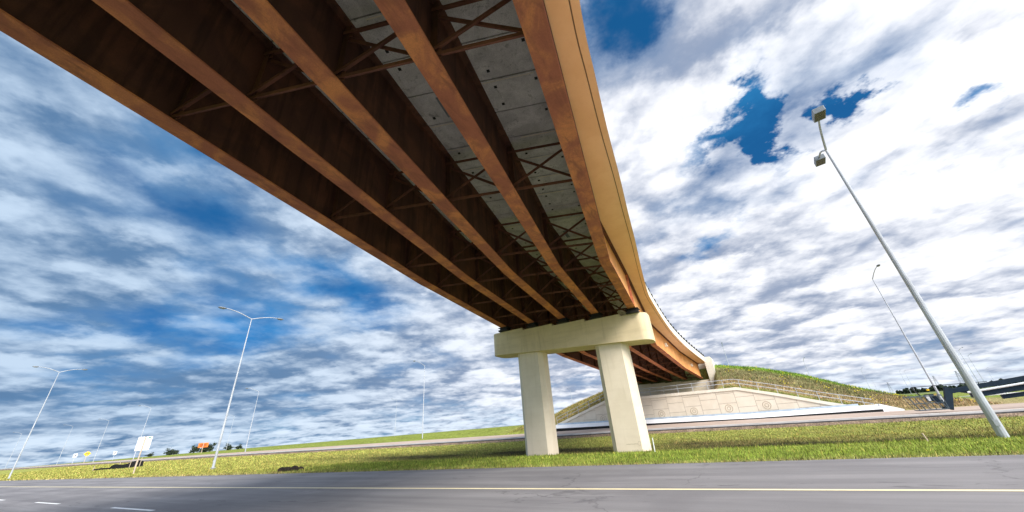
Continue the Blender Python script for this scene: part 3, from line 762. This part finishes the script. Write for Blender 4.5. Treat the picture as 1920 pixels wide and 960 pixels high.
# double cobra-head lamps at left
L2=lamp_proto(13.5,(-1,1),False,2.5,.10,.6,'tall double-arm lamp in the left verge between the road and the black soil heap'); L2.location=(-27.8,34.6,.15)
L3=copytree(L2); L3['label']='double-arm lamp at the far left edge of the verge, farther than its twin'; L3.location=(-79.6,59.7,.1); L3.scale=(1.,1.,1.16)
LS=lamp_proto(14.,(-1,),False,3.0,.11,.7,'single-arm lamp beside the lift basket, behind the nearest lamp pole'); 
def at_az(az,D,z): a=math.radians(az); return (D*math.sin(a),D*math.cos(a),z+CAMH)
LS.location=at_az(46.85,62,-1.75); LS.scale=(1,1,1.07)
singles=[ # az, D, base z rel camera, total height, label
 (-53.6,385,.1,18.6,'small far lamp leaning at the extreme left edge of the photo'),
 (-50.7,312,.2,17.5,'second far single-arm lamp from the left, just right of the left double-arm lamp'),
 (-48.4,253,.2,16,'far single-arm lamp above the yellow diamond sign'),
 (-45.6,187,-.28,16,'single-arm lamp rising behind the white sign panel'),
 (-36.1,128,-.7,15.2,'single-arm lamp right of the left verge double-arm lamp, taller of the pair there'),
 (-38.0,290,.3,18.,'small distant lamp directly behind the left verge double-arm lamp'),
 (-15.1,82,-.95,14.6,'single-arm lamp standing alone between the soil heap and the bridge pier'),
 (-18.9,200,.0,16.2,'small thin lamp on the horizon left of the lone single-arm lamp'),
 (7.2,170,-1,13.6,'distant lamp seen between the two pier columns'),
 (29.4,110,4.3,10.6,'lamp rising behind the embankment crest beside the bridge end'),
 (37.4,150,-1,12.9,'lamp behind the middle of the embankment crest'),
 (42.1,260,-1,13.5,'thin lamp behind the low right end of the embankment'),
 (42.6,420,-1,13,'short distant lamp just right of the thin one behind the embankment end'),
 (49.8,206,-1.1,13.4,'first far lamp right of the nearest pole, over the lift boom'),
 (50.15,255,-1.1,13.6,'second far lamp right of the nearest pole, over the lift boom'),
 (50.75,520,-1,14.5,'third and smallest far lamp over the lift boom'),
 (54.35,92,-1.6,8.3+.8,'lamp at the right photo edge with only its arm in view'),
 (45.0,380,-1,15,'distant lamp behind the lift basket'),
 (45.35,380,-1,14.6,'distant lamp behind the lift basket, right one of a close pair')]
for az,D,z,h,lb in singles:
    c=copytree(LS); c.location=at_az(az,D,z-.2); c.scale=(1,1,h/14.); c['label']=lb
    if lb.startswith('lamp at the right'): c.scale=(1,1,.62); 
# ------------------------------------------------------------------ signs
def sign(loc,h,wd,ht,mt,postm,label,shape='rect',group=None,rz=0.,post_r=.04,art=0):
    e=empty('road_sign',loc,label,'sign',group,rz=rz)
    m_=MB(); m_.box((0,0,h/2-.2),post_r,post_r*.7,h/2+.2); m_.build('post',postm,e)
    m_=MB()
    if shape=='rect': m_.box((0,.05,h-ht/2),wd/2,.008,ht/2)
    else:
        q=wd/2*1.414; c=(0,.05,h-q)
        m_.box(c,wd/2,.008,wd/2,Vector((.707,0,.707)),Vector((0,1,0)),Vector((-.707,0,.707)))
    pn=m_.build('panel',mt,e)
    if art:
        m_=MB(); zc=h-(ht/2 if shape=='rect' else wd/2*1.414)
        if art==1: m_.box((0,-.0+.036,zc-.05*wd),wd*.10,.004,wd*.28); m_.box((0,.036,zc+.12*wd),wd*.22,.0042,wd*.10)
        if art==2:
            for k in (-.22,0,.22): m_.box((0,.036,zc+k*ht),wd*.34,.004,ht*.06)
        if art==3: m_.box((0,.036,zc),wd*.2,.004,ht*.25)
        if art==4: m_.box((wd*.30,.036,zc+ht*.40),wd*.10,.004,ht*.035)
        m_.build('marking',M_blackp if art!=4 else plain('green_sticker',(.03,.25,.12)),pn)
    return e
sign(W(-52.6,15.9,0) if False else Vector((-39.1,38.8,.0)),3.35,1.05,1.25,M_white,M_wood,'white sign seen from behind on a pale wooden post at the left road edge','rect',None,math.radians(35),.05,4)
def azs(az,D,z=.0): return Vector((D*math.sin(math.radians(az)),D*math.cos(math.radians(az)),z))
sign(azs(-49.0,220,1.5),3.6,1.35,1.35,M_yellow,M_wood,'yellow diamond warning sign with black symbol, far left across the road','diamond',None,math.radians(48),.06,1)
sign(azs(-49.75,250,1.5),3.4,1.1,1.4,M_white,M_galv,'small white sign left of the yellow diamond sign','rect',None,math.radians(48),.06,3)
sign(azs(-47.1,260,1.6),3.2,1.1,1.4,M_white,M_galv,'small white sign right of the yellow diamond sign','rect',None,math.radians(48),.06,3)
sign(azs(-40.2,170,.9),3.3,2.6,1.35,M_orange,M_wood,'orange work sign on a post on the far verge, left of the double-arm lamp','rect',None,math.radians(40),.07,2)
# ------------------------------------------------------------------ silt fabric, soil heap, stakes
e=empty('silt_fence',W(-90,24.5,0),'low sagging black fabric silt fence lying in the left verge','silt fence')
so_=W(-90,24.5,0); m_=MB(); rings=[]
for t in np.linspace(0,1,30):
    s=-93.5+t*8.3; ww=23.3+t*3.2+.35*math.sin(t*9); hgt=.40+.55*t+.15*math.sin(t*17)-.25*max(0,math.sin(t*3.3+1.2))
    zb=tz(s,ww)-.05
    rings.append([W(s,ww,zb),W(s,ww-.05,zb+max(.3,hgt)),W(s,ww+.08,zb+max(.3,hgt)+.03),W(s,ww+.15,zb)])
m_.sweep(rings); m_.build('fabric',M_fabric,e,so_)
for t in (0.01,.55,.78,.9,.99):
    s=-93.5+t*8.3; ww=23.2+t*3.2; m_=MB(); m_.bar(W(s,ww,tz(s,ww)-.1),W(s+.12,ww,tz(s,ww)+.75+.6*t),.07,.05); m_.build('stake',M_wood,e,so_)
def lumps(name,cs,label,cat,n=26,R=1.0,hz=.3,seed=1):
    rg=np.random.default_rng(seed); m_=MB()
    for j in range(n):
        c=Vector(cs)+D_*rg.normal()*R+N_*rg.normal()*R*.3; r=rg.uniform(.10,.26)*hz/.3
        # lumpy clod: distorted icosphere-like rings
        ph=rg.uniform(0,6,4); rings=[]
        for a in np.linspace(-1.4,1.5,6):
            ring=[]
            for b in np.linspace(0,2*PI,9)[:-1]:
                q=r*(1+.28*math.sin(3*b+ph[0]+a*2)+.18*math.sin(5*b+ph[1]-a*3)+rg.uniform(-.1,.1))
                ring.append(c+Vector((math.cos(a)*math.cos(b)*q*1.3,math.cos(a)*math.sin(b)*q,math.sin(a)*q*.9+.04)))
            rings.append(ring)
        m_.sweep(rings)
    o=m_.build(name,M_soil,None,cs); return tag(o,label,cat)
lumps('soil_heap',W(-24.8,14.75,.03),'small heap of dark soil clods on the grass edge left of the pier','soil heap',34,.55,.22)
m_=MB(); m_.bar((0,0,-.1),(.03,0,.55),.05,.03); o=m_.build('marker_stake',[M_white],None,(0,0,0)); o.location=W(-3.35,18.1,0); tag(o,'small pale marker stake in the grass just right of the right column','stake')
m_=MB(); m_.bar((0,0,-.1),(-.08,0,.26),.035,.03); o=m_.build('marker_stake',[M_wood],None,(0,0,0)); o.location=W(5.3,17.8,0); tag(o,'short leaning wooden stake in the grass left of the nearest lamp','stake')

# ------------------------------------------------------------------ boom lift
bl=empty('boom_lift',W(33,44,tz(33,44)+.1),'dark blue boom lift with its cage resting over the beige road at right','boom lift'); bO=W(33,44,tz(33,44)+.1)
def B(s,w,z): return W(s,w,z)
m_=MB(); x0,x1,y0,y1,zb=13.3,15.35,44.2,45.2,.02
m_.prism([(x0+.35,y0),(x1,y0),(x1,y1),(x0+.35,y1)],zb+.06,zb); to_world(m_); m_.build('platform_floor',M_cagem,bl,bO)
m_=MB()
def T(a,b,r=.022): m_.tube([W(*a),W(*b)],r,6)
for y in (y0,y1):
    for z,xa in ((1.12,x0-.05),(1.05,x0-.05),(.55,x0+.15)): T((xa,y,z+zb),(x1,y,z+zb))
    for x in np.linspace(x0,x1,7): T((x+.32*(1 if x<x1-.1 else 0),y,zb+.02),(x,y,zb+1.12),.02)
for z,x in ((1.12,x0-.05),(.55,x0+.15),(.05,x0+.35)): T((x,y0,z+zb),(x,y1,z+zb))
for z in (1.12,.55,.05): T((x1,y0,z+zb),(x1,y1,z+zb))
for j in range(9):
    T((x0+.5+j*.2,y0-.003,zb+.05),(x0+.42+j*.2,y0-.003,zb+.5),.008)
cage=m_.build('platform_rail',M_cagem,bl,bO)
m_=MB(); m_.bar(W(14.05,45,1.85),W(14.35,45,1.15),.07,.07); m_.bar(W(14.05,45,1.85),W(18.6,45.0,1.80),.05,.05); m_.build('tool_rack_bar',M_railblk,bl,bO)
m_=MB(); m_.box(W(14.85,44.6,.95),.34,.22,.28,D_,N_); m_.box(W(15.1,44.5,.62),.2,.2,.15,D_,N_); cb=m_.build('control_box',M_boom,bl,bO)
m_=MB(); m_.box(W(14.55,44.36,.92),.10,.01,.2,D_,N_); m_.build('label_plate',M_white,cb,bO)
m_=MB(); m_.box(W(15.05,44.35,1.15),.08,.06,.06,D_,N_); m_.box(W(14.8,44.4,1.55),.08,.05,.05,D_,N_); m_.build('warning_light',M_yellow,cb,bO)
m_=MB(); m_.bar(W(15.55,44.8,0.0),W(16.15,44.8,1.6),.3,.42); m_.bar(W(15.3,44.8,.12),W(15.75,44.8,.12),.5,.2); m_.build('jib_link',M_boom,bl,bO)
m_=MB(); m_.bar(W(16.1,44.8,1.30),W(27.5,43.6,2.65),.3,.34); m_.bar(W(16.1,44.8,1.45),W(17.3,44.8,1.1),.3,.18); m_.build('upper_boom',M_boom,bl,bO)
m_=MB(); m_.bar(W(17.2,44.8,.92),W(27.5,43.5,1.95),.42,.42); m_.bar(W(18.8,44.8,.62),W(27.5,43.4,1.35),.34,.30); m_.build('lower_boom',M_boom,bl,bO)
m_=MB(); m_.tube([W(17.0,44.5,1.12),W(27.5,43.2,2.30)],.075,8); m_.build('hydraulic_tube',M_boomw,bl,bO)
m_=MB()
for j in range(60):
    t=j/60; q=W(20.5,44.4,1.0).lerp(W(27.5,43.2,1.72),t); m_.box(q,.035,.03,.055,D_,N_)
m_.build('cable_track',M_cagem,bl,bO)
m_=MB(); zc=tz(31,44)+.1
m_.box(W(29.3,43.6,zc+1.5),2.4,.8,.75,D_,N_); m_.box(W(31.5,43.7,zc+1.3),1.2,1.0,.6,D_,N_); m_.build('turntable_body',M_boom,bl,bO,bevel=.06)
m_=MB(); m_.box(W(30.5,43.7,zc+.62),2.0,.8,.22,D_,N_); m_.build('chassis',M_cagem,bl,bO,bevel=.04)
for s in (29.1,31.9):
    for w_ in (42.75,44.65):
        m_=MB(); c=W(s,w_,zc+.45); m_.tube([c-N_*.16,c-N_*.14,c+N_*.14,c+N_*.16],[.38,.45,.45,.38],20); wh=m_.build('wheel',M_rubber,bl,bO)
        m_=MB(); m_.tube([c-N_*.17,c+N_*.17],.22,14); m_.build('rim',M_boomw,wh,bO)
# guardrail by the far road
e=empty('guardrail',W(60,89,0),'long low guardrail beyond the lift boom beside the far grey road','guardrail'); eo=W(60,89,0)
m_=MB(); m_.sweep([[W(s,88.6,.55),W(s,88.66,.55),W(s,88.66,.95),W(s,88.6,.95)] for s in (36,60,100,160)]); m_.build('rail_beam',M_asph2,e,eo)
for s in range(38,160,8):
    m_=MB(); m_.box(W(s,88.75,.4),.1,.08,.62,D_,N_); m_.build('post',M_barrier,e,eo)
# ------------------------------------------------------------------ power pylons
def pylon():
    e=empty('power_pylon',(0,0,0),'x','power pylon','lattice pylons on the horizon')
    H=30; m_=MB()
    def wd(z): return 3.2*(1-z/H)**1.1+.5
    zs=[0,6,11,15.5,19.5,23,26,28.5,30]
    for a,b in zip(zs[:-1],zs[1:]):
        for sx in(-1,1):
            for sy in(-1,1): m_.tube([(sx*wd(a),sy*wd(a),a),(sx*wd(b),sy*wd(b),b)],.16,4)
            m_.tube([(sx*wd(a),-wd(a),a),(sx*wd(b),wd(b),b)],.10,4); m_.tube([(-wd(a),sx*wd(a),a),(wd(b),sx*wd(b),b)],.10,4); m_.tube([(wd(a),sx*wd(a),a),(-wd(b),sx*wd(b),b)],.10,4)
    m_.build('tower',M_head,e)
    for z,l in ((21,9),(25,7.5),(29,6)):
        m_=MB(); m_.tube([(-l,0,z+.3),(0,0,z+1.6),(l,0,z+.3)],.14,4); m_.tube([(-l,0,z+.3),(l,0,z+.3)],.14,4)
        for k in (-1,1): m_.tube([(k*l,0,z+.3),(k*l,0,z-1.3)],.12,4)
        m_.build('crossarm',M_head,e)
    return e
p=pylon(); p.location=at_az(48.8,1050,-1.5); p.rotation_euler=(0,0,.4); p['label']='rightmost lattice pylon, crossed by the nearest lamp pole'
for az,D,sc_,lb in ((47.15,1250,1.,'lattice pylon right of the lamp beside the lift basket'),(43.65,1300,.9,'smallest lattice pylon, over the low end of the embankment')):
    c=copytree(p); c.location=at_az(az,D,-1.5); c.scale=(sc_,)*3; c['label']=lb
# ------------------------------------------------------------------ far trees
def tree(h,wd,seed):
    e=empty('tree',(0,0,0),'x','tree','far trees on the horizon')
    rg=np.random.default_rng(seed); m_=MB(); m_.tube([(0,0,-.6),(0,0,h*.3),(.1,0,h*.6)],[.3,.22,.1],6)
    for k in range(4):
        a=rg.uniform(0,6.3); m_.tube([(0,0,h*.3),(math.cos(a)*wd*.3,math.sin(a)*wd*.3,h*.65)],[.12,.04],5)
    m_.build('trunk',M_bark,e)
    n=900; cl=rg.normal(size=(14,3))*np.array([wd*.32,wd*.32,h*.18])+np.array([0,0,h*.55]); q=cl[rg.integers(0,14,n)]+rg.normal(size=(n,3))*np.array([wd*.13,wd*.13,h*.10])
    q=q[q[:,2]>h*.08]; m_=MB()
    for c in q:
        a=Vector(rg.normal(size=3)).normalized(); b=a.orthogonal().normalized(); d=a.cross(b); s_=rg.uniform(.25,.6)
        c=Vector(c); m_.add([c+b*s_,c+d*s_*.6,c-b*s_,c-d*s_*.6],[(0,1,2,3)])
    m_.build('crown',M_leaf,e); return e
tA=tree(4.5,7,3); tB=tree(5.5,5,5)
places=[(-42.9,330,0,.9,'small dark bush clump on the left horizon, right of the white sign panel'),(-42.5,340,1,.8,'slightly taller bush beside the small clump on the left horizon'),
(-40.9,300,1,1.0,'dark tree just left of the orange sign'),(-40.0,300,0,.9,'round low tree right behind the orange sign'),(-39.5,300,1,1.15,'tallest dark tree right of the orange sign'),
(-37.8,320,0,.9,'low bush just right of the left double-arm lamp'),(-36.8,320,0,.7,'small pale bush left of the single-arm lamp'),(-44.4,420,0,.7,'tiny low bush beside the white sign post')]
k=0
for az,D,t,sc_,lb in places:
    base=tA if t==0 else tB
    if not base.get('used'): c=base; base['used']=1
    else: c=copytree(base)
    c.location=at_az(az,D,-.35); c.scale=(sc_*.75,)*3; c.rotation_euler=(0,0,k*1.3); c['label']=lb; k+=1
for o in (tA,tB):
    for ob in sc.objects:
        if 'used' in ob.keys(): del ob['used']
# far-off wood on the right horizon: one mass
rg=np.random.default_rng(12); n=16000
az=rg.uniform(44,60,n); D=rg.uniform(650,720,n); hh=(4.2+1.3*np.sin(az*3.1)+1.*np.sin(az*9.7+1)+.7*np.sin(az*23))*rg.uniform(0,1,n)**.7
c=np.stack([D*np.sin(np.radians(az)),D*np.cos(np.radians(az)),hh-.2],-1)
a=rg.normal(size=(n,3)); a/=np.linalg.norm(a,axis=1)[:,None]; b=np.cross(a,rg.normal(size=(n,3))); b/=np.linalg.norm(b,axis=1)[:,None]
r=rg.uniform(.8,1.8,n)[:,None]; Vv=np.stack([c+a*r,c+b*r,c-a*r,c-b*r],1).reshape(-1,3); Ff=np.arange(n*4).reshape(-1,4)
o=npmesh('distant_wood',Vv,Ff,M_leaf,None,False); tag(o,'dark low wood along the right horizon','woodland',None,'stuff')
# ------------------------------------------------------------------ grass blades
def blades(name,n,sampler,hrange,wrange,label):
    s,w_=sampler(n); z=terrain(s,w_)
    keep=np.ones(len(s),bool); s,w_,z=s[keep],w_[keep],z[keep]; n=len(s)
    base=s[:,None]*np.array(D_)+w_[:,None]*np.array(N_); base[:,2]=z-.01
    ang=RNG.uniform(0,2*PI,n); dist=np.hypot(base[:,0],base[:,1]); k=np.clip(dist/20,.8,6)
    h=RNG.uniform(*hrange,n)*(.6+.9*RNG.random(n)**2); wd=RNG.uniform(*wrange,n)*k
    dirv=np.stack([np.cos(ang),np.sin(ang),0*ang],-1)
    lean=np.stack([RNG.normal(size=n)*.35,RNG.normal(size=n)*.35,np.ones(n)],-1)*h[:,None]
    V=np.stack([base-dirv*wd[:,None],base+dirv*wd[:,None],base+lean],1).reshape(-1,3)
    t=tintf(s,w_); pt=.5+.5*np.sin(s*2.3+1.7*np.sin(w_*1.9))*np.sin(w_*3.1+1.3*np.sin(s*1.1)); lum=(RNG.uniform(.22,1.75,n)*(.70+.6*pt))[:,None]; warm=RNG.random(n)[:,None]
    t=t*lum; t=np.where(warm>.84,t*np.array([1.9,1.3,1.6])+.02,t)
    t=np.repeat(t[:,None,:],3,1); t[:,0]*=1.0; t=t.reshape(-1,3)
    o=npmesh(name,V,np.arange(n*3).reshape(-1,3),M_blade,np.clip(t,0,.9),False); tag(o,label,'grass',None,'stuff'); return o
def samp_near(n):
    w_=13.9+RNG.random(n)**1.6*24.2; s=-45+RNG.random(n)*72; return s,w_
blades('verge_grass',230000,samp_near,(.05,.13),(.007,.014),'short green grass of the verge around the pier')
def samp_left(n):
    w_=13.9+RNG.random(n)**1.4*24.2; s=-45-RNG.random(n)**1.5*120; return s,w_
blades('left_verge_grass',90000,samp_left,(.07,.15),(.007,.014),'pale yellow-green grass of the left verge')
def samp_emb(n):
    w_=57.6+RNG.random(n)*15; s=-34+RNG.random(n)*58
    ok=~((s>-15.6)&(s<0)&(w_<72)); return s[ok],w_[ok]
blades('embankment_grass',90000,samp_emb,(.12,.34),(.005,.012),'rough straw and weedy grass of the embankment slope')
# yellow wild flowers on the slope
n=420; s=RNG.uniform(1,24,n); w_=57.8+12.5*RNG.random(n)**.55; z=terrain(s,w_)+.25
cl=np.sin(s*1.7)+np.sin(w_*2.1+s); ok=cl>.3; s,w_,z=s[ok],w_[ok],z[ok]; n=len(s)
base=s[:,None]*np.array(D_)+w_[:,None]*np.array(N_); base[:,2]=z; m_=MB()
for c in base: m_.box(c,.045,.045,.03)
o=m_.build('wild_flowers',plain('yellow_petals',(.75,.62,.03))); tag(o,'yellow wild flowers dotted over the embankment crest','flowers',None,'stuff')

sc.render.engine='CYCLES'
sc.cycles.max_bounces=6; sc.cycles.diffuse_bounces=4
